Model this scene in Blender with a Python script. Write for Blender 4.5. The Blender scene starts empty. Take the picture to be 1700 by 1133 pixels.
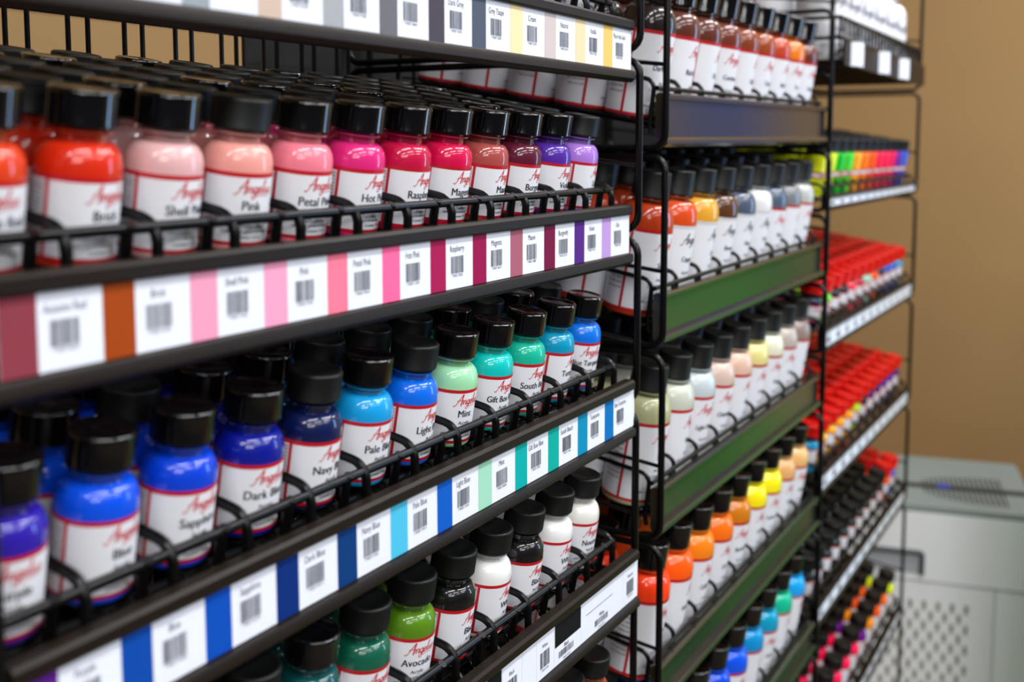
import bpy, math, random
from mathutils import Vector, Matrix
random.seed(7)
PI = math.pi
R_ = math.radians
MM = 0.001
CAMH = 1600.0            # camera height in mm above the floor; all rack heights below are relative to the camera

# ------------------------------------------------------------------ camera
sc = bpy.context.scene
F_PX = 1800.0
PITCH = R_(5.5)
HEAD = math.atan(1060.0 / F_PX * math.cos(PITCH))
cam = bpy.data.cameras.new('camera')
camo = bpy.data.objects.new('camera', cam)
sc.collection.objects.link(camo)
sc.camera = camo
cam.sensor_width = 36.0
cam.sensor_fit = 'HORIZONTAL'
cam.lens = 36.0 * F_PX / 1700.0
cam.shift_y = -0.0889
cam.clip_start = 0.02
cam.clip_end = 60
camo.location = (0, -0.391, CAMH * MM)
fwd = Vector((math.cos(HEAD) * math.cos(PITCH), math.sin(HEAD) * math.cos(PITCH), -math.sin(PITCH)))
camo.rotation_euler = fwd.to_track_quat('-Z', 'Y').to_euler()
cam.dof.use_dof = True
cam.dof.focus_distance = 0.80
cam.dof.aperture_fstop = 5.0

# ------------------------------------------------------------------ world and lights
w = bpy.data.worlds.new('world')
sc.world = w
w.use_nodes = True
w.node_tree.nodes['Background'].inputs[0].default_value = (0.75, 0.85, 1.0, 1)
w.node_tree.nodes['Background'].inputs[1].default_value = 0.07
sc.view_settings.view_transform = 'Standard'
sc.view_settings.look = 'None'
sc.view_settings.exposure = -0.22
sc.view_settings.gamma = 1.0


def area(name, loc, target, sx, sy, power, col):
    l = bpy.data.lights.new(name, 'AREA')
    l.shape = 'RECTANGLE'
    l.size = sx
    l.size_y = sy
    l.energy = power
    l.color = col
    o = bpy.data.objects.new(name, l)
    o.location = loc
    d = Vector(target) - Vector(loc)
    o.rotation_euler = d.to_track_quat('-Z', 'Y').to_euler()
    sc.collection.objects.link(o)
    return o


CEIL = 3.0
for i, (lx, ly) in enumerate([(lx, ly) for ly in (-0.9, -2.0, -3.4) for lx in (-1.6, 0.0, 1.6, 3.0) if lx < 3 or ly > -1]):
    area('ceiling_tube_light', (lx, ly, CEIL - 0.06), (lx, ly, 0), 1.2 if lx < 3 else 0.5, 0.22, (22 if lx < 1 else 30) if lx < 3 else 18, (0.97, 0.98, 1.0))
area('ceiling_tube_light', (2.1, -0.12, CEIL - 0.06), (2.1, -0.12, 0), 0.22, 0.9, 20, (0.97, 0.98, 1.0))  # added fill lamp over the racks, brightens the cabinet front
# daylight from the shop front at the end of the aisle, and a wide soft light from the room behind the photographer
area('shopfront_daylight', (3.2, -2.1, 1.75), (0.7, 0.0, 1.5), 0.30, 1.6, 22, (0.30, 0.58, 1.0))
area('shop_room_light', (-2.4, -3.2, 2.7), (0.8, 0.0, 1.3), 1.8, 0.6, 27, (1.0, 0.97, 0.93))

# ------------------------------------------------------------------ materials
def srgb(r, g, b):
    def f(c):
        c /= 255.0
        return c / 12.92 if c <= 0.04045 else ((c + 0.055) / 1.055) ** 2.4
    return (f(r), f(g), f(b), 1.0)


MATS = {}


def mat(name, rgb, rough=0.5, metal=0.0, coat=0.0, spec=0.5, sss=0.0, noise=0.0, nscale=40.0, bump=0.0):
    if name in MATS:
        return MATS[name]
    m = bpy.data.materials.new(name)
    m.use_nodes = True
    nt = m.node_tree
    b = nt.nodes['Principled BSDF']
    b.inputs['Base Color'].default_value = srgb(*rgb)
    b.inputs['Roughness'].default_value = rough
    b.inputs['Metallic'].default_value = metal
    b.inputs['Coat Weight'].default_value = coat
    b.inputs['Coat Roughness'].default_value = 0.03
    b.inputs['Specular IOR Level'].default_value = spec
    if sss:
        b.inputs['Subsurface Weight'].default_value = sss
        b.inputs['Subsurface Scale'].default_value = 0.004
    if noise or bump:
        tc = nt.nodes.new('ShaderNodeTexCoord')
        nz = nt.nodes.new('ShaderNodeTexNoise')
        nz.inputs['Scale'].default_value = nscale
        nz.inputs['Detail'].default_value = 4
        nt.links.new(tc.outputs['Object'], nz.inputs['Vector'])
        if noise:
            mr = nt.nodes.new('ShaderNodeMapRange')
            mr.inputs[3].default_value = 1 - noise
            mr.inputs[4].default_value = 1 + noise
            nt.links.new(nz.outputs['Fac'], mr.inputs[0])
            mx = nt.nodes.new('ShaderNodeMix')
            mx.data_type = 'RGBA'
            mx.blend_type = 'MULTIPLY'
            mx.inputs[0].default_value = 1.0
            mx.inputs[6].default_value = srgb(*rgb)
            nt.links.new(mr.outputs[0], mx.inputs[7])
            nt.links.new(mx.outputs[2], b.inputs['Base Color'])
        if bump:
            bp = nt.nodes.new('ShaderNodeBump')
            bp.inputs['Strength'].default_value = bump
            bp.inputs['Distance'].default_value = 0.001
            nt.links.new(nz.outputs['Fac'], bp.inputs['Height'])
            nt.links.new(bp.outputs['Normal'], b.inputs['Normal'])
    MATS[name] = m
    return m


M_WIRE = mat('black_powder_coated_wire', (8, 7, 7), 0.3, spec=0.26, noise=0.25, nscale=300)
M_RAIL = mat('dark_bronze_painted_steel', (30, 21, 13), 0.45, metal=0.0, spec=0.2, noise=0.15, nscale=60)
M_RAILG = mat('glossy_dark_metal_rail', (104, 100, 90), 0.2, metal=0.85)
M_CAPG = mat('glossy_black_cap_plastic', (9, 8, 9), 0.12, coat=0.5)
M_CAPM = mat('matte_black_cap_plastic', (14, 15, 14), 0.45, spec=0.35, noise=0.15, nscale=900)
M_WHITE = mat('white_label_paper', (230, 231, 236), 0.5, spec=0.3)
M_STRIP = mat('white_shelf_label_paper', (232, 236, 246), 0.6, spec=0.2)
M_RED = mat('label_red_ink', (190, 12, 28), 0.4)
M_LOGO = mat('logo_red_ink', (205, 40, 50), 0.4)
M_INK = mat('label_dark_ink', (22, 24, 38), 0.5)
M_GREYINK = mat('label_grey_ink', (72, 76, 84), 0.5)
M_REDCAP = mat('red_cap_plastic', (205, 10, 6), 0.35, spec=0.3)


def paint(rgb):
    return mat('paint_%d_%d_%d' % rgb, rgb, 0.45, coat=1.0, spec=0.15)


def neckmat(rgb):
    return mat('bottle_neck_%d_%d_%d' % rgb, tuple(int(c * 0.72 + 14) for c in rgb), 0.12, coat=0.8)


def flat(rgb):
    return mat('print_%d_%d_%d' % rgb, rgb, 0.6, spec=0.15)


# ------------------------------------------------------------------ object helpers
COL = sc.collection


class MB:
    def __init__(self):
        self.v = []
        self.f = []
        self.m = []
        self.s = []

    def add(self, vs, fs, m=0, smooth=True):
        o = len(self.v)
        self.v += [tuple(p) for p in vs]
        for f in fs:
            self.f.append(tuple(i + o for i in f))
            self.m.append(m)
            self.s.append(smooth)

    def box(self, a, b, m=0):
        x0, y0, z0 = a
        x1, y1, z1 = b
        vs = [(x0, y0, z0), (x1, y0, z0), (x1, y1, z0), (x0, y1, z0), (x0, y0, z1), (x1, y0, z1), (x1, y1, z1), (x0, y1, z1)]
        self.add(vs, [(0, 3, 2, 1), (4, 5, 6, 7), (0, 1, 5, 4), (1, 2, 6, 5), (2, 3, 7, 6), (3, 0, 4, 7)], m, False)

    def lathe(self, prof, seg=32, m=0, rib=0.0, ribz=None):
        n = len(prof)
        vs = []
        for k, (r, z) in enumerate(prof):
            for i in range(seg):
                a = 2 * PI * i / seg
                rr = r
                if rib and ribz and ribz[0] <= z <= ribz[1] and i % 2:
                    rr = r - rib
                vs.append((rr * math.cos(a), rr * math.sin(a), z))
        fs = []
        for k in range(n - 1):
            for i in range(seg):
                j = (i + 1) % seg
                fs.append((k * seg + i, k * seg + j, (k + 1) * seg + j, (k + 1) * seg + i))
        fs.append(tuple(range(seg - 1, -1, -1)))
        fs.append(tuple((n - 1) * seg + i for i in range(seg)))
        self.add(vs, fs, m)

    def tube(self, pts, r, seg=8, m=0, closed=False):
        pts = [Vector(p) for p in pts]
        n = len(pts)
        tans = []
        for i in range(n):
            if closed:
                t = pts[(i + 1) % n] - pts[i - 1]
            else:
                t = pts[min(i + 1, n - 1)] - pts[max(i - 1, 0)]
            tans.append(t.normalized())
        up = Vector((0, 0, 1))
        if abs(tans[0].dot(up)) > 0.9:
            up = Vector((1, 0, 0))
        nrm = (up - tans[0] * up.dot(tans[0])).normalized()
        vs = []
        for i in range(n):
            t = tans[i]
            nrm = (nrm - t * nrm.dot(t)).normalized()
            b = t.cross(nrm)
            for k in range(seg):
                a = 2 * PI * k / seg
                vs.append(pts[i] + nrm * (r * math.cos(a)) + b * (r * math.sin(a)))
        fs = []
        for i in range(n if closed else n - 1):
            j = (i + 1) % n
            for k in range(seg):
                l = (k + 1) % seg
                fs.append((i * seg + k, i * seg + l, j * seg + l, j * seg + k))
        if not closed:
            fs.append(tuple(range(seg - 1, -1, -1)))
            fs.append(tuple((n - 1) * seg + k for k in range(seg)))
        self.add(vs, fs, m)

    def extrude_x(self, prof, x0, x1, m=0):
        n = len(prof)
        vs = [(x0, y, z) for y, z in prof] + [(x1, y, z) for y, z in prof]
        fs = [(i, (i + 1) % n, n + (i + 1) % n, n + i) for i in range(n)]
        fs.append(tuple(range(n - 1, -1, -1)))
        fs.append(tuple(n + i for i in range(n)))
        self.add(vs, fs, m, False)

    def mesh(self, name, mats):
        me = bpy.data.meshes.new(name)
        me.from_pydata([(a * MM, b * MM, c * MM) for a, b, c in self.v], [], self.f)
        for mm in mats:
            me.materials.append(mm)
        me.polygons.foreach_set('material_index', self.m)
        me.polygons.foreach_set('use_smooth', self.s)
        me.set_sharp_from_angle(angle=R_(38))
        me.update()
        return me

    def build(self, name, mats, parent=None, loc=None):
        o = bpy.data.objects.new(name, self.mesh(name, mats))
        COL.objects.link(o)
        if parent:
            o.parent = parent
        if loc:
            o.location = loc
        return o


def empty(name, loc=(0, 0, 0), rot=(0, 0, 0)):
    o = bpy.data.objects.new(name, None)
    o.empty_display_size = 0.02
    COL.objects.link(o)
    o.location = loc
    o.rotation_euler = rot
    return o


def tag(o, label, cat, group=None):
    o['label'] = label
    o['category'] = cat
    if group:
        o['group'] = group
    return o


def child(name, me, parent, loc=None, label=None):
    o = bpy.data.objects.new(name, me)
    COL.objects.link(o)
    o.parent = parent
    if loc:
        o.location = loc
    if label:
        o['label'] = label
    return o


# ------------------------------------------------------------------ lettering
_tc = {}


def text2d(s, size, bold=0.0, sx=1.0):
    """outline of a word as 2-D vertices (mm) and faces; origin at the left of the base line"""
    key = (s, bold)
    if key not in _tc:
        cu = bpy.data.curves.new('word', 'FONT')
        cu.body = s
        cu.size = 1.0
        cu.resolution_u = 3
        cu.offset = bold
        ob = bpy.data.objects.new('word', cu)
        COL.objects.link(ob)
        dg = bpy.context.evaluated_depsgraph_get()
        me = ob.evaluated_get(dg).to_mesh()
        vs = [(v.co.x, v.co.y) for v in me.vertices]
        fs = [tuple(p.vertices) for p in me.polygons]
        ob.evaluated_get(dg).to_mesh_clear()
        bpy.data.objects.remove(ob)
        bpy.data.curves.remove(cu)
        _tc[key] = (vs, fs)
    vs, fs = _tc[key]
    if not vs:
        return [], [], 0
    x0 = min(v[0] for v in vs)
    x1 = max(v[0] for v in vs)
    return [((v[0] - x0) * size * sx, v[1] * size) for v in vs], fs, (x1 - x0) * size * sx


def put_flat(mb, s, x, z, size, y, m, bold=0.0, sx=1.0, center=True, slope=0.0):
    vs, fs, wd = text2d(s, size, bold, sx)
    ox = x - wd / 2 if center else x
    mb.add([(a + ox, y, b + z + slope * a) for a, b in vs], fs, m, False)


def put_round(mb, s, xc, z, size, rad, m, bold=0.0, sx=1.0, center=True, align_right=False):
    vs, fs, wd = text2d(s, size, bold, sx)
    ox = xc - wd / 2 if center else (xc - wd if align_right else xc)
    out = []
    for a, b in vs:
        t = (a + ox) / rad
        out.append((rad * math.sin(t), -rad * math.cos(t), b + z))
    mb.add(out, fs, m, False)


def patch(mb, a0, a1, z0, z1, rad, m, n=None):
    n = n or max(1, int(abs(a1 - a0) / R_(7)))
    vs = []
    for i in range(n + 1):
        a = a0 + (a1 - a0) * i / n
        vs.append((rad * math.sin(a), -rad * math.cos(a), z0))
        vs.append((rad * math.sin(a), -rad * math.cos(a), z1))
    mb.add(vs, [(2 * i, 2 * i + 2, 2 * i + 3, 2 * i + 1) for i in range(n)], m, True)


SCRIPT = [
    (0.17, [(-0.7, -0.2), (-0.5, -0.42), (-0.15, -0.2), (0.35, 0.9), (0.85, 1.95), (1.1, 2.35)]),
    (0.30, [(1.1, 2.35), (1.08, 1.4), (1.12, 0.5), (1.1, -0.3)]),
    (0.14, [(-0.1, 0.72), (0.5, 0.95), (1.3, 0.85), (1.6, 0.95)]),
    (0.28, [(1.62, 0.95), (1.6, 0.5), (1.62, 0.0)]),
    (0.16, [(1.62, 0.55), (1.85, 0.95), (2.1, 0.98), (2.2, 0.75)]),
    (0.28, [(2.2, 0.8), (2.2, 0.35), (2.25, 0.0)]),
    (0.14, [(2.25, 0.0), (2.45, 0.05), (2.6, 0.3)]),
    (0.22, [(3.15, 0.9), (2.85, 1.0), (2.6, 0.75), (2.6, 0.3), (2.85, 0.02), (3.15, 0.3)]),
    (0.26, [(3.2, 1.0), (3.2, 0.2), (3.15, -0.6)]),
    (0.15, [(3.15, -0.6), (2.9, -1.0), (2.5, -0.85), (2.6, -0.45), (3.2, -0.1), (3.5, 0.2)]),
    (0.20, [(3.55, 0.5), (3.95, 0.62), (3.98, 0.9), (3.72, 1.0), (3.52, 0.65), (3.55, 0.2), (3.8, 0.0), (4.15, 0.2)]),
    (0.26, [(4.55, 2.2), (4.45, 1.2), (4.42, 0.3)]),
    (0.14, [(4.15, 0.2), (4.5, 1.1), (4.75, 1.9), (4.6, 2.3), (4.5, 2.0)]),
    (0.15, [(4.42, 0.3), (4.5, 0.0), (4.8, 0.1), (5.0, 0.4)]),
    (0.26, [(5.0, 0.98), (5.0, 0.4), (5.1, 0.1)]),
    (0.15, [(5.1, 0.1), (5.3, 0.0), (5.55, 0.35)]),
    (0.26, [(5.6, 0.98), (5.58, 0.4), (5.65, 0.02)]),
    (0.14, [(5.65, 0.02), (5.9, 0.1), (6.15, 0.6), (6.4, 1.05)]),
    (0.22, [(6.4, 1.05), (6.3, 0.8), (6.6, 0.4), (6.5, 0.05), (6.15, 0.02)]),
    (0.12, [(3.3, -0.55), (4.5, -0.38), (5.6, -0.42), (6.5, -0.2)]),
]


def script_strokes():
    out = []
    for wd, pts in SCRIPT:
        P = [Vector((x + 0.18 * y, y)) for x, y in pts]
        Q = []
        for i in range(len(P) - 1):
            p0 = P[max(i - 1, 0)]
            p1, p2 = P[i], P[i + 1]
            p3 = P[min(i + 2, len(P) - 1)]
            for k in range(3):
                t = k / 3
                Q.append(0.5 * ((2 * p1) + (p2 - p0) * t + (2 * p0 - 5 * p1 + 4 * p2 - p3) * t * t + (3 * p1 - p0 - 3 * p2 + p3) * t ** 3))
        Q.append(P[-1])
        out.append((wd, Q))
    return out


STROKES = script_strokes()


def put_script(mb, xc, z, unit, rad, m):
    """the cursive wordmark as ribbons wrapped round the bottle"""
    for wd, Q in STROKES:
        vs = []
        n = len(Q)
        for i, p in enumerate(Q):
            t = (Q[min(i + 1, n - 1)] - Q[max(i - 1, 0)]).normalized()
            nn = Vector((-t.y, t.x)) * (wd / 2)
            for s in (1, -1):
                q = p + nn * s
                a = ((q.x - 3.0) * unit + xc) / rad
                vs.append((rad * math.sin(a), -rad * math.cos(a), z + q.y * unit))
        mb.add(vs, [(2 * i, 2 * i + 1, 2 * i + 3, 2 * i + 2) for i in range(n - 1)], m, False)


def barcode(mb, x, z, wd, ht, y, m, rnd, curve=None):
    t = 0.0
    while t < 1.0:
        b = rnd.choice([0.014, 0.014, 0.028, 0.042])
        if t + b > 1:
            break
        x0, x1 = x + t * wd, x + (t + b) * wd
        if curve:
            patch(mb, x0 / curve, x1 / curve, z, z + ht, curve, m, 1)
        else:
            mb.add([(x0, y, z), (x1, y, z), (x1, y, z + ht), (x0, y, z + ht)], [(0, 1, 2, 3)], m, False)
        t += b + rnd.choice([0.014, 0.014, 0.028, 0.028])


# ------------------------------------------------------------------ bottle meshes (millimetres, base at the origin)
class Kind:
    pass


def make_kind(r, lab0, lab1, neck0, cap0, cap1, capr, tall=False, sh=None, nk=None):
    K = Kind()
    K.r, K.lab0, K.lab1 = r, lab0, lab1
    sh = lab1 if sh is None else sh
    s = neck0 - sh
    nr = nk or r * (0.575 if r < 21 else 0.56)
    body = MB()
    prof = [(r * 0.55, 1.2), (r * 0.86, 0.0), (r * 0.95, 0.5), (r * 0.99, 1.6), (r, 3.0), (r, sh + s * 0.08)]
    for k in range(1, 9):
        a = k / 8 * PI / 2
        prof.append((nr + 1 + (r - nr - 1) * math.cos(a) ** (0.9 if r < 21 else 1.0), sh + s * 0.08 + s * 0.88 * math.sin(a)))
    body.lathe(prof, 40, 0)
    nb = neck0 - s * 0.10
    body.lathe([(nr + 1.2, nb), (nr, nb + 0.8), (nr, cap0 - 3.0), (nr + r * 0.15, cap0 - 2.6), (nr + r * 0.16, cap0 - 1.6), (nr, cap0 - 1.1), (nr, cap0 + 2)], 32, 1)
    K.body = body
    K.body_me = body.mesh('bottle_body', [M_WHITE, M_WHITE])

    def cap(seg, rib, m, taper=1.0):
        c = MB()
        h = cap1 - cap0
        c.lathe([(capr * 0.93, cap0), (capr, cap0 + 0.5), (capr, cap0 + 1.6), (capr, cap0 + 2.0),
                 (capr * taper, cap1 - 2.2), (capr * 0.985 * taper, cap1 - 1.0), (capr * 0.95 * taper, cap1 - 0.25), (capr * 0.90 * taper, cap1), (capr * 0.84 * taper, cap1 - 0.1), (capr * 0.80 * taper, cap1 - 0.5), (capr * 0.3, cap1 - 0.55)],
                seg, 0, rib, (cap0 + 1.9, cap1 - 2.0))
        return c.mesh('cap', [m])
    K.cap_gloss = cap(84, capr * 0.018, M_CAPG)
    K.cap_matte = cap(132, capr * 0.02, M_CAPM)
    K.cap_plain = cap(48, capr * 0.02, M_CAPM, 0.94)
    capr = r * 0.98
    K.cap_red = cap(36, capr * 0.02, M_REDCAP)
    q = r / 17.0 if r > 21 else 1.0
    if 21 < r < 30:
        q = 24.0 / 17.0
    H = lab1 - lab0

    def label(logo_m, trim_m, detail):
        L = MB()
        rr = r + 0.12
        patch(L, -PI, PI, lab0, lab1, rr, 0, 56)
        rr += 0.06
        patch(L, -PI, PI, lab1 - 2.3 * q, lab1 + 0.1, rr, 1, 56)
        patch(L, -PI, PI, lab0, lab0 + 2.0 * q, rr, 1, 56)
        for a in (-82, 82):
            patch(L, R_(a) - 1.0 * q / r, R_(a) + 1.0 * q / r, lab0, lab1, rr, 1, 1)
        if detail:
            rt = r + 0.32
            top = lab1
            put_script(L, 1.2 * q, top - 10.4 * q - (H - 40 * q) * 0.12, 3.2 * q, rt, 2)
            zt = lab0 + 4.0 * q
            put_round(L, 'Contents 1 fl. oz.' if not tall else 'Contents 4 fl. oz.', 0, zt, 2.3 * q, rt, 3, 0.01)
            put_round(L, 'KEEP OUT OF REACH OF CHILDREN', 0, zt + 3.0 * q, 1.9 * q, rt, 3, 0.012)
            zm = lab1 - 23.3 * q - (H - 40 * q) * 0.55
            put_round(L, 'Acrylic', 0, zm - 2.4 * q, 3.6 * q, rt, 3, 0.01)
            put_round(L, 'LEATHER PAINT', 0, zm - 7.0 * q, 3.3 * q, rt, 3, 0.0)
            # small print on the left hand side panel
            lines = ['For Shoes, Face', 'Masks, Bags & Mash', 'or any other Paint', 'some other than', 'may only apply', 'after a few days', 'once applied will', 'not crack or peel', 'mix with a little', 'of each colour', 'Non-Toxic when', 'shake very well']
            step = (H - 12 * q) / 13.0
            for i, t in enumerate(lines):
                put_round(L, t, -(R_(82) * r) - 2.0 * q, lab1 - 4.6 * q - i * step, 2.15 * q, rt, 3, 0.01, 0.9, center=False, align_right=True)
            for i, t in enumerate(lines[:7]):
                put_round(L, t, (R_(82) * r) + 2.0 * q, lab1 - 4.8 * q - i * step, 2.1 * q, rt, 3, 0.01, 0.9, center=False)
            barcode(L, R_(150) * r, lab0 + 7 * q, 6.5 * q, 13 * q, 0, 3, random.Random(3), rt)
        return L.mesh('label', [M_WHITE, trim_m, logo_m, M_INK])
    K.label = label(M_LOGO, M_RED, True)
    K.label_plain = label(M_LOGO, M_RED, False)
    K.label_dark = label(M_INK, flat((205, 206, 210)), True)

    def name(s, size=7.2, sx=0.94):
        T = MB()
        rt = r + 0.34
        for d_ in (-0.13, 0.13):
            put_round(T, s, d_ * q, lab1 - 20.0 * q - (H - 40 * q) * 0.34, size * q, rt, 0, 0.0, sx)
        return T.mesh('colour_name', [M_INK])
    K.name = name
    K.pitch = 2 * r + 0.6
    return K


OZ1 = make_kind(19.6, 3.6, 42.5, 57.5, 64.0, 81.0, 15.9)
OZ4 = make_kind(27.6, 5.0, 86.0, 110.5, 115.0, 140.0, 18.5, True)
OZS = make_kind(18.0, 12.0, 36.0, 47.0, 51.0, 71.0, 15.6)
OZN = make_kind(17.5, 27.0, 36.0, 64.0, 66.0, 84.0, 16.0, sh=57.0, nk=13.5)
BIG = make_kind(36.0, 6.0, 105.0, 130.0, 138.0, 165.0, 20.0, True)

NTH = ['first', 'second', 'third', 'fourth', 'fifth', 'sixth', 'seventh', 'eighth', 'ninth', 'tenth', 'eleventh', 'twelfth']
cname = {(225, 235, 20): 'neon yellow', (215, 235, 10): 'lime yellow', (0, 190, 20): 'neon green', (60, 215, 40): 'light green', (255, 175, 0): 'amber', (255, 120, 0): 'neon orange', (255, 90, 10): 'red-orange',
         (255, 20, 80): 'neon pink', (255, 20, 90): 'hot pink', (250, 20, 95): 'deep pink', (110, 20, 170): 'purple', (0, 90, 210): 'blue'}


def hue_word(c):
    if c in cname:
        return cname[c]
    import colorsys
    h, s, v = colorsys.rgb_to_hsv(*[k / 255 for k in c])
    if v < 0.3:
        return 'near-black'
    h *= 360
    if s < 0.16:
        return 'white' if v > 0.87 else ('pale grey' if v > 0.68 else 'grey')
    if v < 0.72 and 5 < h < 50:
        return 'dark brown' if v < 0.5 else 'brown'
    if s < 0.55 and v > 0.6:
        return 'pale beige' if h < 60 else ('pale green' if h < 170 else 'pale blue')
    for lim, n in ((18, 'orange-red'), (35, 'orange'), (50, 'yellow-orange'), (75, 'yellow-green'), (150, 'green'), (185, 'pale mint'), (205, 'turquoise'), (250, 'blue'), (300, 'purple'), (361, 'pink')):
        if h < lim:
            return n


TILT = R_(10)
_bm = {}


def body_mesh(K, rgb):
    k = (id(K), rgb)
    if k not in _bm:
        me = K.body_me.copy()
        me.name = 'bottle_body'
        me.materials[0] = paint(rgb)
        me.materials[1] = neckmat(rgb)
        _bm[k] = me
    return _bm[k]


def bottle(K, kindname, x, y, z, rgb, cap='g', name=None, rot=0.0, label='std', text=None, cat='paint bottle', group=None, size=7.2, sx=0.86, tilt=TILT):
    """one bottle as a thing: body, cap, label (with the colour's name printed on it)"""
    e = empty(kindname, (x * MM, y * MM, (z + 0.2 + CAMH) * MM))
    e.rotation_euler = (Matrix.Rotation(tilt, 3, 'X') @ Matrix.Rotation(R_(rot), 3, 'Z')).to_euler()
    child('bottle_body', body_mesh(K, rgb), e)
    child('cap', {'g': K.cap_gloss, 'm': K.cap_matte, 'p': K.cap_plain, 'r': K.cap_red}[cap], e)
    lm = {'std': K.label, 'plain': K.label_plain, 'dark': K.label_dark}[label]
    lo = child('label', lm, e)
    if name:
        child('colour_name', K.name(name, size, sx), lo)
    tag(e, text, cat, group)
    return e


def row_pos(y0, z0, j, pitch):
    return y0 + j * pitch * math.cos(TILT), z0 + j * pitch * math.sin(TILT)


# ------------------------------------------------------------------ racks
def rounded_rect(x, y0, y1, z0, z1, r=14, n=5):
    pts = []
    for cy, cz, a0 in ((y1 - r, z1 - r, 0), (y0 + r, z1 - r, 90), (y0 + r, z0 + r, 180), (y1 - r, z0 + r, 270)):
        for k in range(n + 1):
            a = R_(a0 + 90 * k / n)
            pts.append((x, cy + r * math.cos(a), cz + r * math.sin(a)))
    return pts


def rail_profile(z0, z1, y=0.0, lip=8.5, low=10.0):
    p = [(0, z1), (-3.6, z1), (-4.4, z1 + 1), (-4.4, z1 + lip - 2), (-2.5, z1 + lip), (5, z1 + lip), (7, z1 + lip - 2), (7, z0 - low + 6), (3, z0 - low), (-2, z0 - low), (-5.5, z0 - low + 3), (-5.5, z0 - 1.5), (-4.5, z0), (0, z0)]
    return [(a + y, b) for a, b in p]


def divider(mb, x, yf, zf, depth, h, r, arc=0.55):
    """wire that runs back between two lanes, arches over at the front and drops to the rail"""
    c, s = math.cos(TILT), math.sin(TILT)
    pts = []
    pts.append((x, yf + depth * c, zf + depth * s))
    pts.append((x, yf + depth * c - h * s * 0.9, zf + depth * s + h * 0.9))
    pts.append((x, yf + (depth - 8) * c - h * s, zf + (depth - 8) * s + h))
    R = h * arc
    base = Vector((x, yf, zf))
    a = Vector((0, c, s))
    b = Vector((0, -s, c))
    o = base + a * (R + 1.5) + b * (h - R)
    for k in range(7):
        t = R_(90 + 90 * k / 6)
        q = o + a * (R * math.cos(t)) + b * (R * math.sin(t))
        pts.append(tuple(q))
    pts.append(tuple(base + a * 1.0 + b * 2 + Vector((0, -1, -2))))
    pts.append(tuple(base + Vector((0, -2.0, -8))))
    mb.tube(pts, r, 8)


def make_shelf(rack, X0, X1, cols, pitch, z0, z1, yoff, depth, bary, barz, hookh, wr, fine=True, lip=8.5, low=10.0, ybase=14.0, zdeck=None, sink=0.0, rail=None, dx=0.0, arc=0.55, slope=0.0, pivot=0.0, uprights=True):
    cols = [c_ + dx for c_ in cols]
    """cols: x of the lane centres; z0,z1: lower/upper edge of the label window"""
    ex = z1 + lip
    zd = ex - 1.0 - sink      # height of the deck surface at y = ybase
    c, s = math.cos(TILT), math.sin(TILT)
    deck = MB()
    x0, x1 = cols[0] - pitch / 2, cols[-1] + pitch / 2
    dr = wr * 0.62

    def P(d, drop=0.0):
        return (yoff + ybase + d * c + drop * s, zd + d * s - drop * c)
    for cx in cols:
        for off in (-0.17, 0.17):
            x = cx + off * pitch
            pts = [(x, yoff + 6, zd - 12), (x, *P(-5, dr + 4)), (x, *P(0, dr)), (x, *P(depth, dr))]
            deck.tube(pts, dr, 6)
    for d in (6, depth * 0.35, depth * 0.7, depth - 2):
        y, z = P(d, dr * 2 + wr)
        deck.tube([(x0 - 2, y, z), (x1 + 2, y, z)], wr, 8)
    sh = deck.build('shelf', [M_WIRE], rack)
    if slope:
        zc = (z0 + z1) / 2
        sh.rotation_euler = (0, -slope, 0)
        sh.location = ((pivot - (pivot * math.cos(slope) - zc * math.sin(slope))) * MM, 0, (zc - (zc * math.cos(slope) + pivot * math.sin(slope))) * MM)
    rl = MB()
    rl.extrude_x(rail_profile(z0, z1, yoff, lip, low), X0, X1)
    rl.build('label_rail', [rail or M_RAIL], sh)
    # cross bar in front of the bottles on short uprights
    fb = MB()
    by, bz = yoff + bary, ex + barz
    fb.tube([(x0 - 1, by, bz), (x1 + 4, by, bz)], wr * 1.15, 10)
    for i in range(1, len(cols) + 1) if uprights else ():
        x = cols[0] - pitch / 2 + i * pitch
        fb.tube([(x - 15, by - wr * 0.6, bz + wr * 0.9), (x - 15, by + wr * 0.4, bz - 2), (x - 15, by + 5, ex - sink - 8)], wr * 1.25, 8)
    fb.build('front_bar', [M_WIRE], sh)
    for i in range(len(cols) + 1):
        x = cols[0] - pitch / 2 + i * pitch
        dv = MB()
        y, z = P(-10 if arc > 0.3 else -4)
        divider(dv, x, y, z, depth + 8, hookh, wr * 1.15, arc)
        dv.build('divider', [M_WIRE], sh)
    bs = MB()
    for i, cx in enumerate(cols):
        y, z = P(depth - 2)
        for dx in (-0.17, 0.17):
            bs.tube([(cx + dx * pitch, y, z - 3), (cx + dx * pitch, y, z + 105)], dr * 1.3, 6)
            y, z = P(depth - 2)
    bs.tube([(x0, y, z + 105), (x1, y, z + 105)], dr, 6)
    bs.tube([(x0, y, z + 3), (x1, y, z + 3)], dr, 6)
    bs.build('back_stop', [M_WIRE], sh)
    return (lambda d: P(d))


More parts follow.
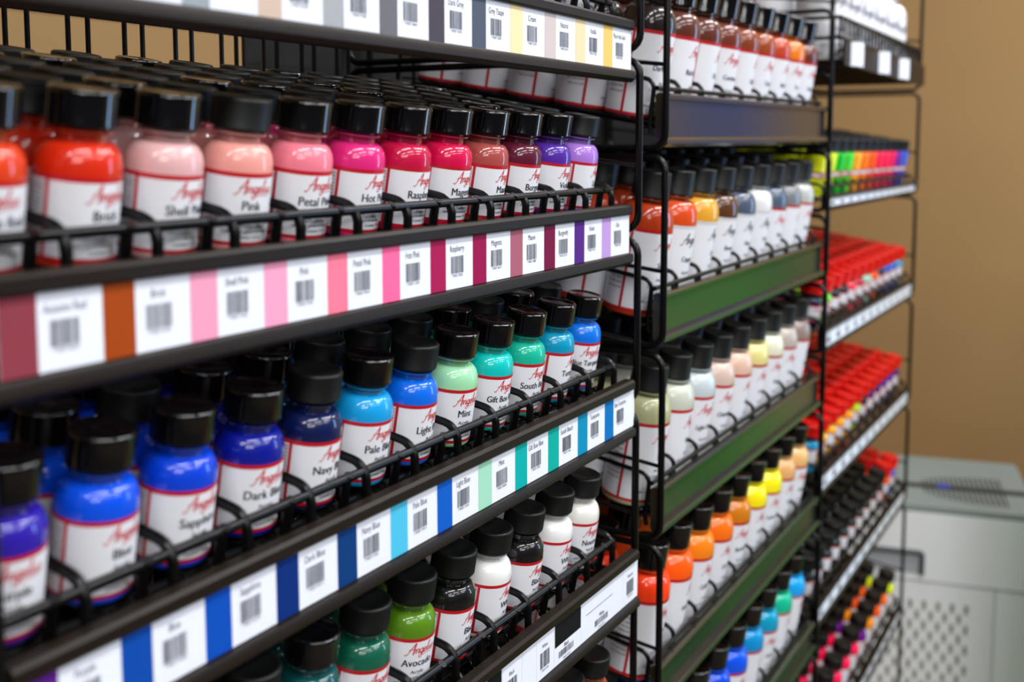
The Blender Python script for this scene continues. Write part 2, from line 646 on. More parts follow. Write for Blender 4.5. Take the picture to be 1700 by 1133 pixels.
def side_frames(rack, xs, y0, y1, bounds, wr):
    for x in xs:
        for a, b in zip(bounds[:-1], bounds[1:]):
            fr = MB()
            fr.tube(rounded_rect(x, y0, y1, b + wr + 0.6, a - wr - 0.6), wr, 10, closed=True)
            fr.tube([(x, y0, (a + b) / 2 - 18), (x, y1, (a + b) / 2 + 22)], wr * 0.6, 6)
            fr.build('side_frame', [M_WIRE], rack)
        ft = MB()
        for y in (y0, y1):
            ft.tube([(x, y, bounds[-1] - 1), (x, y, -CAMH + 6)], wr, 10)
            ft.lathe([(wr * 1.1, 0), (wr * 1.35, 1), (wr * 1.35, 6), (wr, 9)], 16)
            n = 4 * 16
            for k in range(n):
                i = len(ft.v) - n + k
                vx, vy, vz = ft.v[i]
                ft.v[i] = (vx + x, vy + y, vz - CAMH)
        ft.build('leg_frame', [M_WIRE], rack)


def back_panel(rack, x0, x1, y, z0, z1):  # added black sheet, stands in for the darkness behind the bottles
    b = MB()
    b.box((x0, y, z0), (x1, y + 4, z1))
    b.build('back_panel', [mat('black_hardboard', (14, 13, 13), 0.8)], rack)


def new_rack(label):
    e = empty('wire_display_rack', (0, 0, CAMH * MM))
    tag(e, label, 'display rack')
    return e


# ---- rack 1 : near rack with one-ounce bottles -------------------------------------------------
P1 = 50.0
COLS1 = [279.0 + P1 * i for i in range(12)]
R1 = new_rack('nearest black wire display rack, holding one-ounce bottles and colour label strips on the left')
# name: (z0, z1, yoff)
ROWDX = {-404.5: -13.0}
ROWSL = {-249.5: 0.006}
SINK1 = {-249.5: 3.0, -404.5: 2.5}
ROWS1 = [(64.5, 99.0, 0), (-94.0, -59.5, 0), (-249.5, -215.0, -4), (-404.5, -368.5, -10), (-566.0, -531.0, -14)]
DEPTH1 = 270
for z0, z1, yo in ROWS1:
    make_shelf(R1, 258, 868, COLS1, P1, z0, z1, yo, DEPTH1, 12.0, 13.0, 23.0, 2.5, ybase=20.0, sink=SINK1.get(z0, 5.0), dx=ROWDX.get(z0, 0.0), slope=ROWSL.get(z0, 0.0), pivot=790.0)
side_frames(R1, (252.5, 876), -6, 314, [262, 79, -78, -232, -392, -549, -720], 3.3)
back_panel(R1, 250, 878, 320, -720, 44)
back_panel(R1, 735, 878, 320, 44.5, 262)

# colours
ROW_P = [('Autumn Red', (222, 62, 22)), ('Brick', (214, 40, 8)), ('Shell Pink', (226, 176, 176)), ('Pink', (240, 160, 150)), ('Petal Pink', (242, 128, 146)),
         ('Hot Pink', (224, 36, 122)), ('Raspberry', (196, 8, 66)), ('Magenta', (212, 4, 72)), ('Mauve', (168, 74, 70)), ('Burgundy', (92, 16, 44)), ('Violet', (82, 38, 158)), ('Lilac', (172, 122, 216))]
ROW_B = [('Purple', (44, 24, 160)), ('Blue', (0, 78, 222)), ('Sapphire', (0, 62, 205)), ('Dark Blue', (4, 20, 140)), ('Navy Blue', (4, 20, 72)), ('Pale Blue', (16, 156, 222)),
         ('Light Blue', (0, 104, 226)), ('Mint', (158, 222, 172)), ('Gift Box Blue', (0, 192, 186)), ('South Beach', (16, 180, 150)), ('Turquoise', (0, 146, 186)), ('Blue Turquoise', (0, 112, 222))]
ROW_G = [('Gold', (130, 100, 20)), ('Olive', (70, 78, 20)), ('Moss', (30, 60, 30)), ('Hunter', (10, 50, 40)), ('Teal', (8, 74, 76)), ('Green', (8, 88, 66)), ('Avocado', (84, 130, 18)),
         ('Black', (10, 9, 11)), ('White', (238, 238, 236)), ('Black', (10, 9, 12)), ('White', (238, 238, 236)), ('Neutral', (232, 230, 222))]
ROW_T = [('Champagne', (190, 170, 150)), ('Grey', (120, 120, 125)), ('Grey', (120, 120, 125)), ('Grey', (120, 120, 125)), ('Grey', (120, 120, 125)), ('Grey', (110, 110, 115)), ('Dark Grey', (70, 68, 76)), ('Grey Taupe', (78, 86, 100)),
         ('Cream', (245, 224, 176)), ('Natural', (208, 194, 192)), ('Vanilla', (232, 214, 166)), ('Sand', (220, 190, 110))]
ROW_L = [('Tan', (150, 100, 60))] * 9 + [('Brown', (92, 50, 34)), ('Chocolate', (48, 26, 22)), ('Rust', (150, 62, 30))]
ORD = ['first', 'second', 'third', 'fourth', 'fifth', 'sixth', 'seventh']


def fill_rack1(row, names, lo, hi, deep, caps, rots, rowword, sizes={}):
    z0, z1, yo = ROWS1[row]
    zb = z1 + 8.5 - 1.0 - SINK1.get(z0, 5.0)
    for i in range(lo, hi):
        nm, rgb = names[i]
        for j in range(min(deep, 6)):
            y, z = row_pos(yo + 20 + 20.0, zb + 20.0 * math.sin(TILT) , j, 39.8)
            if j == 0:
                sz, sx = sizes.get(nm, (7.2, 0.94))
                dup = sum(1 for n in names if n[0] == nm) > 1
                txt = 'small %s paint bottle at the front of the %s' % (nm.lower(), rowword)
                if dup:
                    txt += ', right of the %s one' % names[i - 1][0].lower()
                bottle(OZ1, 'paint_bottle', COLS1[i] + ROWDX.get(z0, 0.0), y, z + ROWSL.get(z0, 0.0) * (COLS1[i] - 790.0), rgb, caps[i], nm, rots[i], 'std', txt, group='one-ounce bottles at the front of the ' + rowword, size=sz, sx=sx)
            else:
                nb, gg = describe_lane(names, i)
                bottle(OZ1, 'paint_bottle', COLS1[i] + ROWDX.get(z0, 0.0) + random.uniform(-1.2, 1.2), y, z + ROWSL.get(z0, 0.0) * (COLS1[i] - 790.0), rgb, random.choice('mmmg'), None, random.uniform(-40, 40), 'plain',
                       'black-capped bottle %s back in the lane behind %s, %s' % (ORD[j], nb, rowword), group='bottles queued in lanes on the ' + rowword)


def describe_lane(names, i):
    nm = names[i][0].lower()
    same = [k for k, n in enumerate(names) if n[0] == names[i][0]]
    if len(same) > 1:
        return ('%s %s' % (('left-hand', 'right-hand', 'next', 'next', 'next')[min(same.index(i), 4)], nm), None)
    return (nm, None)


def place_word(names, i, lo, hi):
    if i == lo:
        return 'left of ' + names[i + 1][0].lower()
    if i == hi - 1:
        return 'last before the post, right of ' + names[i - 1][0].lower()
    return 'between %s and %s' % (names[i - 1][0].lower(), names[i + 1][0].lower())


CAP_P = 'gggmgggggggm'
CAP_B = 'ggggmgmggggg'
CAP_B = CAP_B[:4] + 'm' + CAP_B[5] + 'm' + CAP_B[7:]
CAP_G = 'mmmmgmmmmmmm'
ROT_P = [-14, 6, 4, -14, -4, 6, 6, 0, 10, 8, 4, 18]
ROT_B = [-14, 4, -2, -8, 4, -4, 8, -14, -6, -4, 16, -22]
ROT_G = [0, 0, 0, 0, 0, -6, -22, 10, 12, 2, 4, -10]
fill_rack1(0, ROW_T, 8, 12, 2, 'm' * 12, [0] * 12, 'top beige and grey shelf')
fill_rack1(1, ROW_P, 0, 12, 7, CAP_P, ROT_P, 'pink shelf')
fill_rack1(2, ROW_B, 0, 12, 6, CAP_B, ROT_B, 'blue shelf', {'Gift Box Blue': (6.8, 0.84), 'Blue Turquoise': (6.8, 0.84)})
fill_rack1(3, ROW_G, 2, 12, 4, CAP_G, ROT_G, 'green-to-white shelf')
fill_rack1(4, ROW_L, 9, 12, 2, 'm' * 12, [0] * 12, 'bottom brown shelf')

# ---- label strips of rack 1
def label_strip(row, names, cols, rowword, lo=0, x_right=868.0):
    z0, z1, yo = ROWS1[row]
    rnd = random.Random(row + 11)
    S = MB()
    mats = [M_STRIP, M_GREYINK, M_INK]
    S.box((263.0 + P1 * lo, yo - 1.0, z0 + 0.4), (x_right, yo - 0.3, z1 - 0.2), 0)
    H = z1 - z0
    y = yo - 1.12
    for i in range(lo, 12):
        x = 263.0 + P1 * i
        mats.append(flat(cols[i]))
        k = len(mats) - 1
        S.add([(x, y, z0 + 0.4), (x + 17.5, y, z0 + 0.4), (x + 17.5, y, z1 - 0.2), (x, y, z1 - 0.2)], [(0, 1, 2, 3)], k, False)
        xc = x + 17.5 + 13.5
        n = names[i]
        vs, fs, wd = text2d(n, 4.6, 0.0)
        put_flat(S, n, xc, z1 - H * 0.28, 5.8, y, 2, 0.0, min(0.72, 23.0 / max(wd * 1.26, 1)))
        barcode(S, xc - 7.5, z1 - H * 0.70, 15, H * 0.33, y, 1, rnd)
        put_flat(S, '7 98307 ' + '%05d' % rnd.randint(10000, 99999), xc, z1 - H * 0.765, 2.6, y, 1, 0.0, 0.85)
    o = S.build('price_label_strip', mats, None, (0, 0, CAMH * MM))
    if ROWSL.get(z0):
        sl, zc = ROWSL[z0], (z0 + z1) / 2
        o.rotation_euler = (0, -sl, 0)
        o.location = ((790 - (790 * math.cos(sl) - zc * math.sin(sl))) * MM, 0, (CAMH + zc - (zc * math.cos(sl) + 790 * math.sin(sl))) * MM)
    tag(o, 'printed label strip with barcodes in the rail under the %s' % rowword, 'label strip')


C_T = [(150, 160, 165), (160, 165, 170), (150, 160, 165), (205, 182, 164), (165, 168, 172), (108, 108, 114), (74, 68, 80), (78, 88, 104), (246, 222, 172), (206, 192, 190), (232, 214, 170), (232, 196, 108)]
N_T = ['White Fawn', 'Light Grey', 'Smoke', 'Nude', 'Champagne', 'Light Grey', 'Dark Grey', 'Grey Taupe', 'Cream', 'Natural', 'Vanilla', 'Play in the Sand']
C_T2 = C_T
N_T2 = ['Light Grey', 'Light Grey', 'Champagne', 'Light Grey', 'Georgetown', 'Grey', 'Dark Grey', 'Grey Taupe', 'Cream', 'Natural', 'Vanilla', 'Play in the Sand']
C_P = [(138, 58, 70), (158, 66, 10), (238, 156, 186), (240, 160, 192), (246, 122, 148), (250, 104, 156), (165, 20, 80), (150, 10, 74), (166, 94, 112), (116, 12, 62), (84, 34, 130), (186, 150, 212)]
C_B = [(96, 30, 140), (8, 72, 165), (4, 76, 180), (4, 44, 116), (4, 56, 116), (76, 190, 226), (8, 90, 192), (160, 216, 188), (0, 170, 166), (0, 168, 156), (0, 140, 182), (0, 112, 184)]
# the stripe colour sits to the left of each name; the grey row starts further along
label_strip(0, N_T2, [C_T[0], C_T[1], C_T[2], C_T[3], C_T[4], C_T[5], C_T[6], C_T[7], C_T[8], C_T[9], C_T[10], C_T[11]], 'top beige and grey shelf')
label_strip(1, [n for n, c in ROW_P], C_P, 'pink shelf')
label_strip(2, [n for n, c in ROW_B], C_B, 'blue shelf', 0, 874.0)

# separate white cards in the rail of the black and white shelf
def card(x0, x1, name, black=None, line=False, low=False, stripe=None, label=''):
    z0, z1, yo = ROWS1[3]
    z0 += 0.4
    z1 -= 0.2
    H = z1 - z0
    S = MB()
    S.box((x0, yo - 1.0, z0), (x1 - 0.4, yo - 0.3, z1), 0)
    y = yo - 1.12
    rnd = random.Random(int(x0))
    if stripe:
        S.add([(x0, y, z0), (x0 + 17, y, z0), (x0 + 17, y, z1), (x0, y, z1)], [(0, 1, 2, 3)], 3, False)
    if black:
        S.add([(x0 + 1, y, z0 + H * .42), (x1 - 1.5, y, z0 + H * .42), (x1 - 1.5, y, z1 - 1.5), (x0 + 1, y, z1 - 1.5)], [(0, 1, 2, 3)], 3, False)
    if line:
        S.add([(x0 + 8, y, z1 - H * .42), (x1 - 22, y, z1 - H * .42), (x1 - 22, y, z1 - H * .405), (x0 + 8, y, z1 - H * .405)], [(0, 1, 2, 3)], 2, False)
    if name:
        xc = (x0 + x1) / 2 + (6 if stripe else 0) + (-1 if not low else -3)
        if low:
            put_flat(S, name, xc, z0 + H * .30, 4.4, y, 2, 0.01, .85)
            barcode(S, xc - 13, z0 + H * .12, 26, H * .15, y, 1, rnd)
            put_flat(S, '7 98307 04311', xc, z0 + H * .03, 2.4, y, 1, 0, 1)
        else:
            put_flat(S, name, xc, z1 - H * .34, 4.4, y, 2, 0, .8)
            barcode(S, xc - 7.5, z1 - H * .78, 15, H * .36, y, 1, rnd)
            put_flat(S, '7 98307 04298', xc, z1 - H * .86, 2.4, y, 1, 0, .8)
    o = S.build('price_label', [M_STRIP, M_GREYINK, M_INK, flat((16, 18, 18))], None, (0, 0, CAMH * MM))
    tag(o, label, 'label', 'separate cards in the rail under the green, black and white shelf')


card(868 - 27, 872, 'Neutral', label='small white barcode card at the far right end of the lower label rail')
card(760, 841, 'White', line=True, low=True, label='widest white card with a thin ruled line and a barcode, lower rail')
card(713, 760, 'Black', black=True, low=True, label='white card with a large black square above its barcode, lower rail')
card(685, 713, 'White', label='narrow white barcode card left of the black-square card, lower rail')
card(663, 685, None, label='blank white card left of the narrow white barcode card, lower rail')
card(635, 663, 'Black', label='white card reading black beside a black swatch, lower rail')
card(613, 635, None, black=True, label='card with a black swatch filling it, lower label rail, mostly below the frame')
card(563, 613, 'Avocado', label='white barcode card under the avocado bottle, lower rail')

# ---- rack 2 : four-ounce bottles -----------------------------------------------------------------
P2 = 63.5
COLS2 = [973.0 + P2 * i for i in range(9)]
R2 = new_rack('middle black wire display rack with four-ounce bottles behind deep glossy rails')
ROWS2 = [(8.0, 44.0, 0), (-178.0, -143.0, 0), (-362.0, -331.0, 0), (-536.0, -512.0, -2), (-722.0, -696.0, -2)]
ROWS2 = [(10.0, 45.0, 0), (-176.0, -142.0, 0), (-362.0, -330.0, 0), (-537.0, -508.0, -2), (-722.0, -694.0, -2)]
SLOPE2 = 0.008
for z0, z1, yo in ROWS2:
    make_shelf(R2, 942, 1524, COLS2, P2, z0, z1, yo, 285, 5.0, 4.5, 42.0, 2.0, ybase=16.5, lip=6.0, low=9.0, sink=28.0, rail=M_RAILG, arc=0.24, slope=SLOPE2, pivot=1235.0)
back_panel(R2, 880, 1530, 341, -900, 190)
side_frames(R2, (936, 1530.5), -6, 334, [190, -6, -192, -378, -553, -738, -900], 3.3)
T2 = [
    ('brown shelf', 'g', 'std', [('Dark Brown', (34, 20, 18)), ('Rich Brown', (92, 42, 28)), ('Chocolate', (96, 42, 26)), ('Cordovan', (112, 48, 28)), ('Light Brown', (132, 56, 24)), ('Cognac', (156, 66, 22)), ('British Tan', (190, 66, 34)), ('Tan', (232, 122, 16)), ('Hazelnut', (104, 46, 32))]),
    ('metallic shelf', 'p', 'dark', [('Saddle', (186, 56, 8)), ('Copper', (214, 74, 18)), ('Gold', (226, 164, 46)), ('Bronze', (88, 52, 26)), ('Pewter', (78, 88, 108)), ('Pearl', (228, 228, 228)), ('Navy', (78, 92, 112)), ('Silver', (122, 126, 130)), ('Platinum', (186, 190, 186))]),
    ('pastel and cream shelf', 'p', 'std', [('Sage', (178, 178, 136)), ('Bone', (200, 204, 188)), ('Light Grey', (196, 206, 210)), ('Champagne', (214, 188, 174)), ('Nude', (226, 188, 166)), ('Lemon', (226, 216, 140)), ('Ivory', (226, 226, 202)), ('Taupe', (186, 174, 164)), ('Mushroom', (146, 126, 120))]),
    ('orange and yellow shelf', 'g', 'std', [('Sunset', (255, 62, 12)), ('Safety Orange', (255, 92, 4)), ('California', (246, 130, 12)), ('Orange', (250, 112, 10)), ('Buckskin', (204, 120, 14)), ('Yellow', (250, 232, 8)), ('Lemon Zest', (250, 236, 20)), ('Peach', (226, 170, 110)), ('Sand', (232, 182, 116))]),
    ('lowest blue shelf', 'g', 'std', [('Ocean', (0, 60, 190)), ('Cobalt', (0, 62, 200)), ('Royal', (0, 66, 210)), ('Azure', (0, 70, 215)), ('Cornflower', (0, 82, 226)), ('Cerulean', (0, 140, 200)), ('Lagoon', (0, 150, 186)), ('Jade', (8, 182, 142)), ('Sky', (18, 160, 236))]),
]
for r, (word, cp, lb, items) in enumerate(T2):
    z0, z1, yo = ROWS2[r]
    for i, (nm, rgb) in enumerate(items):
        if r == 4 and i < 2:
            continue
        deep = 5 if (i == 0 and r < 4) else (2 if r == 4 else 3)
        for j in range(deep):
            y, z = row_pos(yo + 16.5 + 28.0, z1 + 6 - 29 + 28.0 * math.sin(TILT), j, 56.0)
            side = (i == 0)
            lbl = lb if (j == 0 or side) else 'plain'
            if r == 1 and i in (0, 6, 7, 8):
                lbl = 'std' if j == 0 else 'plain'
            c = cp if not (r == 1 and i == 0) else 'p'
            if j == 0:
                txt = '%s four-ounce bottle, %s from left, front of the %s' % (hue_word(rgb), NTH[i], word)
                grp = 'four-ounce bottles at the front of the ' + word
            else:
                txt = 'four-ounce bottle %s back in the %s lane from the left, %s' % (ORD[j], NTH[i], word)
                grp = 'bottles queued behind the front row of the ' + word
            bottle(OZ4, 'large_paint_bottle', COLS2[i] + (random.uniform(-0.7, 0.7) if j else 0), y, z + 0.5 + SLOPE2 * (COLS2[i] - 1235.0), rgb, c, nm if j == 0 else None, random.choice([-12, -6, 0, 10, 22]) if not side else (random.choice([-8, 6]) if j == 0 else 20), lbl, txt, group=grp, size=5.4)

# ---- rack 3 : markers and neon bottles -----------------------------------------------------------
P3 = 54.5
COLS3 = [1572.0 + P3 * i for i in range(12)]
R3 = new_rack('farthest black wire display rack with red-capped and neon bottles, next to the tan wall')
COLS4 = [1578.0 + 60.0 * i for i in range(11)]
ROWS3 = [(-86.0, -74.0), (-289.0, -266.0), (-502.0, -479.0), (-702.0, -679.0), (-945.0, -925.0)]
for z0, z1 in ROWS3:
    big = z0 < -900
    make_shelf(R3, 1544, 2208, COLS4 if big else COLS3, 60.0 if big else P3, z0, z1, 0, 250, 7.0, 12.0, 20.0, 2.0, lip=4.0, low=6.0, uprights=False, sink=4.0)
back_panel(R3, 1536, 2216, 341, -960, 330)
side_frames(R3, (1541, 2216), -2, 334, [330, 104, -95, -298, -511, -711, -954], 3.3)
NEON = [(225, 235, 20), (215, 235, 10), (0, 190, 20), (60, 215, 40), (255, 175, 0), (255, 120, 0), (255, 90, 10), (255, 20, 80), (255, 20, 90), (250, 20, 95), (110, 20, 170), (0, 90, 210)]
RED1 = [(14, 20, 60), (120, 225, 20), (20, 20, 30), (20, 20, 30), (255, 60, 80), (190, 40, 60), (160, 220, 195), (255, 90, 10), (30, 40, 60), (0, 90, 200), (0, 110, 210), (0, 160, 205)]
RED2 = [(0, 150, 200), (255, 185, 0), (255, 180, 0), (255, 175, 0), (255, 170, 0), (190, 225, 10), (30, 20, 40), (60, 10, 110), (30, 20, 110), (30, 30, 150), (30, 30, 160), (20, 20, 120)]
BLK3 = [(40, 44, 48)] * 10 + [(235, 80, 20), (60, 100, 210)]
PNK4 = [(255, 10, 70)] * 2 + [(255, 10, 85)] * 4 + [(110, 0, 140), (255, 150, 0), (255, 90, 10), (255, 110, 20), (225, 240, 10)]
rows3 = [('neon shelf', NEON, lambda i: 'm', 4, 'neon_paint_bottle', 'black-capped'), ('upper red-capped shelf', RED1, lambda i: 'r', 5, 'red_capped_bottle', 'red-capped'),
         ('lower red-capped shelf', RED2, lambda i: 'r', 5, 'red_capped_bottle', 'red-capped'), ('black-capped shelf', BLK3, lambda i: 'r' if i > 9 else 'm', 4, 'marker_bottle', None),
         ('bottom pink and neon shelf', PNK4, lambda i: 'm', 3, 'neon_paint_bottle', 'black-capped')]
for r, (word, colors, capf, deep, kn, capw) in enumerate(rows3):
    z0, z1 = ROWS3[r]
    for i, rgb in enumerate(colors):
        for j in range(deep):
            y, z = row_pos(14 + 20.0, z1 + 4 - 5 + 20.0 * math.sin(TILT), j, 40.0 if r == 4 else 36.8)
            cp = capf(i)
            cw = capw or ('red-capped' if cp == 'r' else 'black-capped')
            hw = hue_word(rgb)
            pos = 'in front' if j == 0 else '%s row back' % ORD[j]
            bottle((OZN, OZS, OZS, OZS, OZ1)[r], kn, (COLS4 if r == 4 else COLS3)[i] + (random.uniform(-2, 2) if j else 0), y, z, rgb, cp, None, random.uniform(-20, 20), 'plain' if j else 'std',
                   '%s %s bottle, %s lane from the left, %s, %s' % (cw, hw, NTH[i], pos, word), group='%s bottles on the %s of the far rack' % (cw, word))
    # label strip
    S = MB()
    hh = z1 - z0
    S.box((1544, -1.0, z0 + 0.3), (2206, -0.3, z1 - 0.2), 0)
    rnd = random.Random(r)
    for i in range(12):
        x = 1548 + i * 55
        barcode(S, x + 20, z0 + hh * .15, 20, hh * .4, -1.12, 1, rnd)
        put_flat(S, 'Paint Marker' if r in (1, 2, 3) else 'Neon', x + 30, z0 + hh * .68, hh * .2, -1.12, 1, 0, .8)
    o = S.build('price_label_strip', [M_STRIP, M_GREYINK], None, (0, 0, CAMH * MM))
    tag(o, 'white label strip in the rail under the %s, far rack' % word, 'label strip')

# basket at the top of rack 3 with big white bottles and curved tags
bk = MB()
for z in (178, 150):
    bk.tube([(1548, -12, z), (2160, -12, z)], 2.6, 8)
    bk.tube([(1548, -12, z), (1548, 240, z)], 2.6, 8)
    bk.tube([(2160, -12, z), (2160, 240, z)], 2.6, 8)
n = 26
for k in range(n + 1):
    x = 1548 + (2160 - 1548) * k / n
    bk.tube([(x, -12, 180), (x, -12, 118), (x, 240, 118)], 2.6, 6)
sh = bk.build('wire_basket', [M_WIRE], R3)
fp = MB()
fp.box((1550, -19, 112), (2164, -15.5, 148))
fp.build('front_panel', [M_RAIL], sh)
TAGN = ['left', 'middle', 'right']
for k, x in enumerate((1606, 1789, 1948)):
    tg = MB()
    rr = 16.0
    n = 10
    vs = []
    for i in range(n + 1):
        a = R_(-70 + 140 * i / n)
        vs.append((x + 30 * math.sin(a) / 1.0, -19.6 - rr * (1 - 0) * math.cos(a) + 5, 112))
        vs.append((x + 30 * math.sin(a) / 1.0, -19.6 - rr * (1 - 0) * math.cos(a) + 5, 146))
    for i in range(n + 1):
        a = R_(-70 + 140 * i / n)
        vs.append((x + 29.6 * math.sin(a), -19.6 - (rr - .4) * math.cos(a) + 5, 112))
        vs.append((x + 29.6 * math.sin(a), -19.6 - (rr - .4) * math.cos(a) + 5, 146))
    o2 = 2 * (n + 1)
    fs = [(2 * i, 2 * i + 2, 2 * i + 3, 2 * i + 1) for i in range(n)] + [(o2 + 2 * i, o2 + 2 * i + 1, o2 + 2 * i + 3, o2 + 2 * i + 2) for i in range(n)]
    fs += [(2 * i, o2 + 2 * i, o2 + 2 * i + 2, 2 * i + 2) for i in range(n)] + [(2 * i + 1, 2 * i + 3, o2 + 2 * i + 3, o2 + 2 * i + 1) for i in range(n)]
    tg.add(vs, fs, 0)
    o = tg.build('price_tag', [M_STRIP], None, (0, 0, CAMH * MM))
    tag(o, '%s of the three bulging white tags on the front of the top basket' % TAGN[k], 'price tag', 'white tags on the top basket')
for k in range(6):
    for j in range(2):
        x = 1610 + 88 * k
        bottle(BIG, 'white_bottle', x, 32 + 78 * j, 121, (236, 236, 234), 'm', 'Primer' if j == 0 else None, -25, 'dark' if j == 0 else 'plain',
               'large white bottle in the top basket, %s from the left, %s row' % (ORD[k], ('front', 'back')[j]), group='white bottles in the top basket', tilt=0.0, size=5)

# ------------------------------------------------------------------ the white ventilated cabinet on the floor
cab = empty('ventilated_cabinet', (0, 0, 0))
ROTC = R_(12.4)
CX, CY = 2.6065, -0.2227       # front-right corner, metres
cab.location = (CX, CY, 0)
cab.rotation_euler = (0, 0, ROTC)
tag(cab, 'white perforated floor cabinet with a grey slotted top, in the corner past the racks', 'cabinet')
M_CAB = mat('white_enamel_panel', (248, 249, 250), 0.45, noise=0.02, nscale=5)
M_TOP = mat('grey_green_plastic_top', (128, 138, 134), 0.55, noise=0.04, nscale=8)
M_DARK = mat('dark_slot_interior', (30, 28, 26), 0.7)
M_HOLE = mat('slot_backing', (150, 143, 128), 0.8)
TOPZ = CAMH - 822.0
W, D = 800.0, 430.0     # local: +Y = to the left along the front face, +X = depth (away)
c1 = MB()
rr = 22
seg = 8
base = [(0 + rr - rr * math.cos(R_(90 * k / seg)), rr - rr * math.sin(R_(90 * k / seg))) for k in range(seg + 1)]
outline = base + [(D - rr + rr * math.sin(R_(90 * k / seg)), rr - rr * math.cos(R_(90 * k / seg))) for k in range(seg + 1)] + [(D, W), (0, W)]
outline = [(0, W)] + base + outline[len(base):-1]
n = len(outline)
vs = [(a, b, 20) for a, b in outline] + [(a, b, TOPZ - 12) for a, b in outline]
c1.add(vs, [((i + 1) % n, i, n + i, n + (i + 1) % n) for i in range(n)] + [tuple(range(n)), tuple(2 * n - 1 - i for i in range(n))], 0)
body = c1.build('cabinet_body', [M_CAB], cab)
t1 = MB()
for za, zb, inset in ((TOPZ - 12, TOPZ - 4, 0), (TOPZ - 4, TOPZ, 4)):
    o_ = [(min(max(a, inset), D - inset), max(b, inset)) for a, b in outline]
    vs = [(a, b, za) for a, b in o_] + [(a, b, zb) for a, b in o_]
    t1.add(vs, [((i + 1) % n, i, n + i, n + (i + 1) % n) for i in range(n)] + [tuple(range(n)), tuple(2 * n - 1 - i for i in range(n))], 0)
top = t1.build('cabinet_top', [M_TOP], cab)
s1 = MB()
s1.box((150, 6, TOPZ), (182, W - 6, TOPZ + 1.5))
s1.build('dark_slot', [M_DARK], top)
s2 = MB()
s2.box((152, 178, TOPZ + 1.5), (180, 206, TOPZ + 4))
s2.build('blue_button', [mat('blue_button_plastic', (40, 60, 170), 0.4)], top)
g = MB()
for side_ in (0, 1):
    for k in range(16):
        y = 60 + k * 11.5
        ln = math.sqrt(max(0.0, 1 - (k / 16.0) ** 2)) * 95
        if side_ == 0:
            g.box((188, y, TOPZ + 0.2), (190 + ln * .8, y + 4, TOPZ + 1.5))
        else:
            g.box((145 - ln, y, TOPZ + 0.2), (146, y + 4, TOPZ + 1.5))
g.build('vent_grille', [M_DARK], top)
# recessed handle
h1 = MB()
hz1, hz0 = TOPZ - 108, TOPZ - 158
h1.box((-1.0, 244, hz0), (-0.2, 380, hz1))
hf = h1.build('handle_recess', [mat('recess_grey_plastic', (176, 179, 186), 0.6)], cab)
h2 = MB()
pts = [(-2, 380, hz1)] + [(-2, 250 - 6 * math.sin(R_(a)) + 0, hz1 - 6 + 6 * math.cos(R_(a))) for a in (0, 30, 60, 90)] + [(-2, 244, hz0)]
h2.tube(pts, 6, 8)
h2.build('handle_rim', [mat('rim_dark_grey', (70, 72, 76), 0.5)], hf)
cr = MB()
cr.box((-1.2, 24, TOPZ - 176), (-0.2, W, TOPZ - 173))
cr.box((-1.2, 86, 40), (-0.2, 88, TOPZ - 176))
cr.build('panel_seam', [mat('seam_grey', (165, 167, 170), 0.6)], cab)
ph = MB()
for rrow in range(22):
    for k in range(20):
        y = 146 + k * 30 + (15 if rrow % 2 else 0)
        z = TOPZ - 232 - rrow * 24
        vs = []
        m_ = 12
        for q in range(m_):
            a = 2 * PI * q / m_
            vs.append((-0.6, y + 4.6 * math.cos(a), z + 4.5 * math.sin(a) + (7 if math.sin(a) >= 0 else -7)))
        ph.add(vs, [tuple(range(m_ - 1, -1, -1))], 0, False)
ph.build('perforation', [M_HOLE], cab)

# ------------------------------------------------------------------ room
def structure(o):
    o['kind'] = 'structure'
    return o


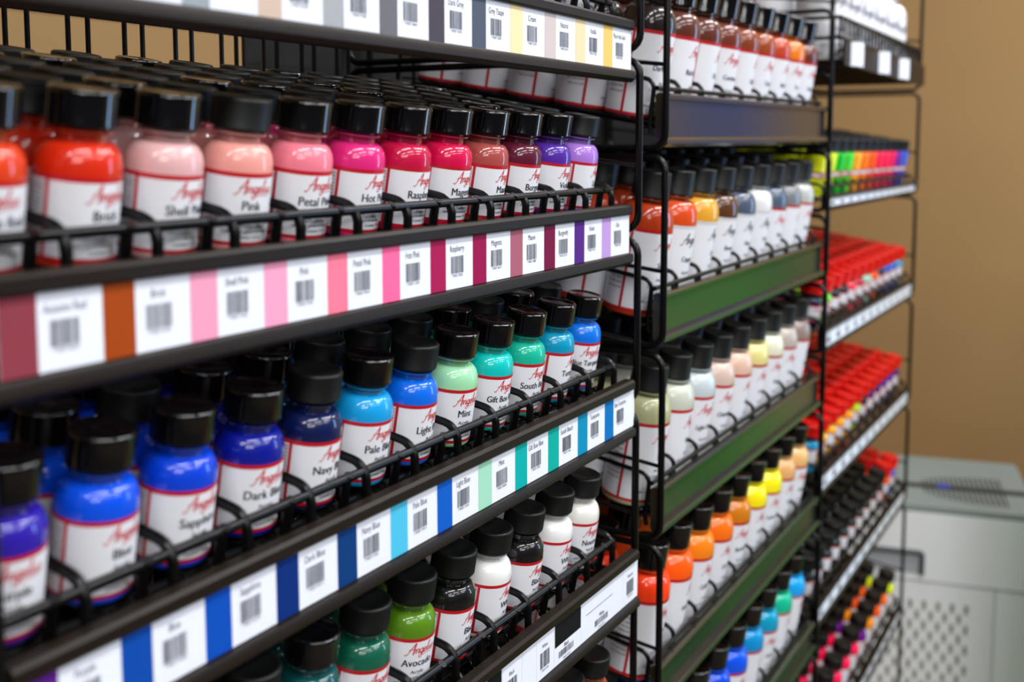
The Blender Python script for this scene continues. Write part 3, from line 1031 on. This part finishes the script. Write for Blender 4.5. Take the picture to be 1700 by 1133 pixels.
M_WALL = mat('tan_wall_paint', (160, 127, 82), 0.85, noise=0.035, nscale=6, bump=0.15)
b = MB()
b.box((-4000, -5200, -80), (3500, 1100, 0))
structure(b.build('floor', [mat('brown_vinyl_floor', (92, 82, 70), 0.35, noise=0.12, nscale=9)]))
b = MB()
b.box((-4000, -5200, CEIL * 1000), (3500, 1100, CEIL * 1000 + 80))
structure(b.build('ceiling', [mat('white_ceiling_tile', (205, 203, 196), 0.9, noise=0.05, nscale=60)]))
b = MB()
b.box((3380, -5200, 0), (3460, 1100, CEIL * 1000))
structure(b.build('wall_far', [M_WALL]))
b = MB()
b.box((-4000, 900, 0), (3380, 980, CEIL * 1000))
structure(b.build('wall_back', [M_WALL]))
# unseen green and blue reflector board, added so the glossy rails mirror its colours
bd = empty('display_board', (2.32, -0.44, 0))
tag(bd, 'added green reflector board with a blue top panel, unseen, right of the cabinet', 'reflector board')
patchy = mat('green_printed_board', (40, 170, 45), 0.6)
nt = patchy.node_tree
tc = nt.nodes.new('ShaderNodeTexCoord')
nz = nt.nodes.new('ShaderNodeTexNoise')
nz.inputs['Scale'].default_value = 3.2
nz.inputs['Detail'].default_value = 1.0
cr_ = nt.nodes.new('ShaderNodeValToRGB')
cr_.color_ramp.elements[0].position = 0.36
cr_.color_ramp.elements[0].color = srgb(8, 120, 55)
cr_.color_ramp.elements[1].position = 0.66
cr_.color_ramp.elements[1].color = srgb(205, 205, 150)
e_ = cr_.color_ramp.elements.new(0.5)
e_.color = srgb(60, 190, 40)
nt.links.new(tc.outputs['Object'], nz.inputs['Vector'])
nt.links.new(nz.outputs['Fac'], cr_.inputs['Fac'])
nt.links.new(cr_.outputs['Color'], nt.nodes['Principled BSDF'].inputs['Base Color'])
gb = MB()
gb.box((0, -300, 120), (22, 195, 1480))
gb.build('board_panel', [patchy], bd)
gb = MB()
gb.box((-1, -110, 1530), (18, 100, 1780))
gb.build('header_panel', [mat('blue_header_card', (0, 90, 200), 0.6)], bd)
gb = MB()
for y in (-290, 185):
    gb.box((2, y - 10, 0), (20, y + 10, 125))
gb.box((4, -20, 1470), (16, 0, 1570))
gb.build('stand', [M_WIRE], bd)
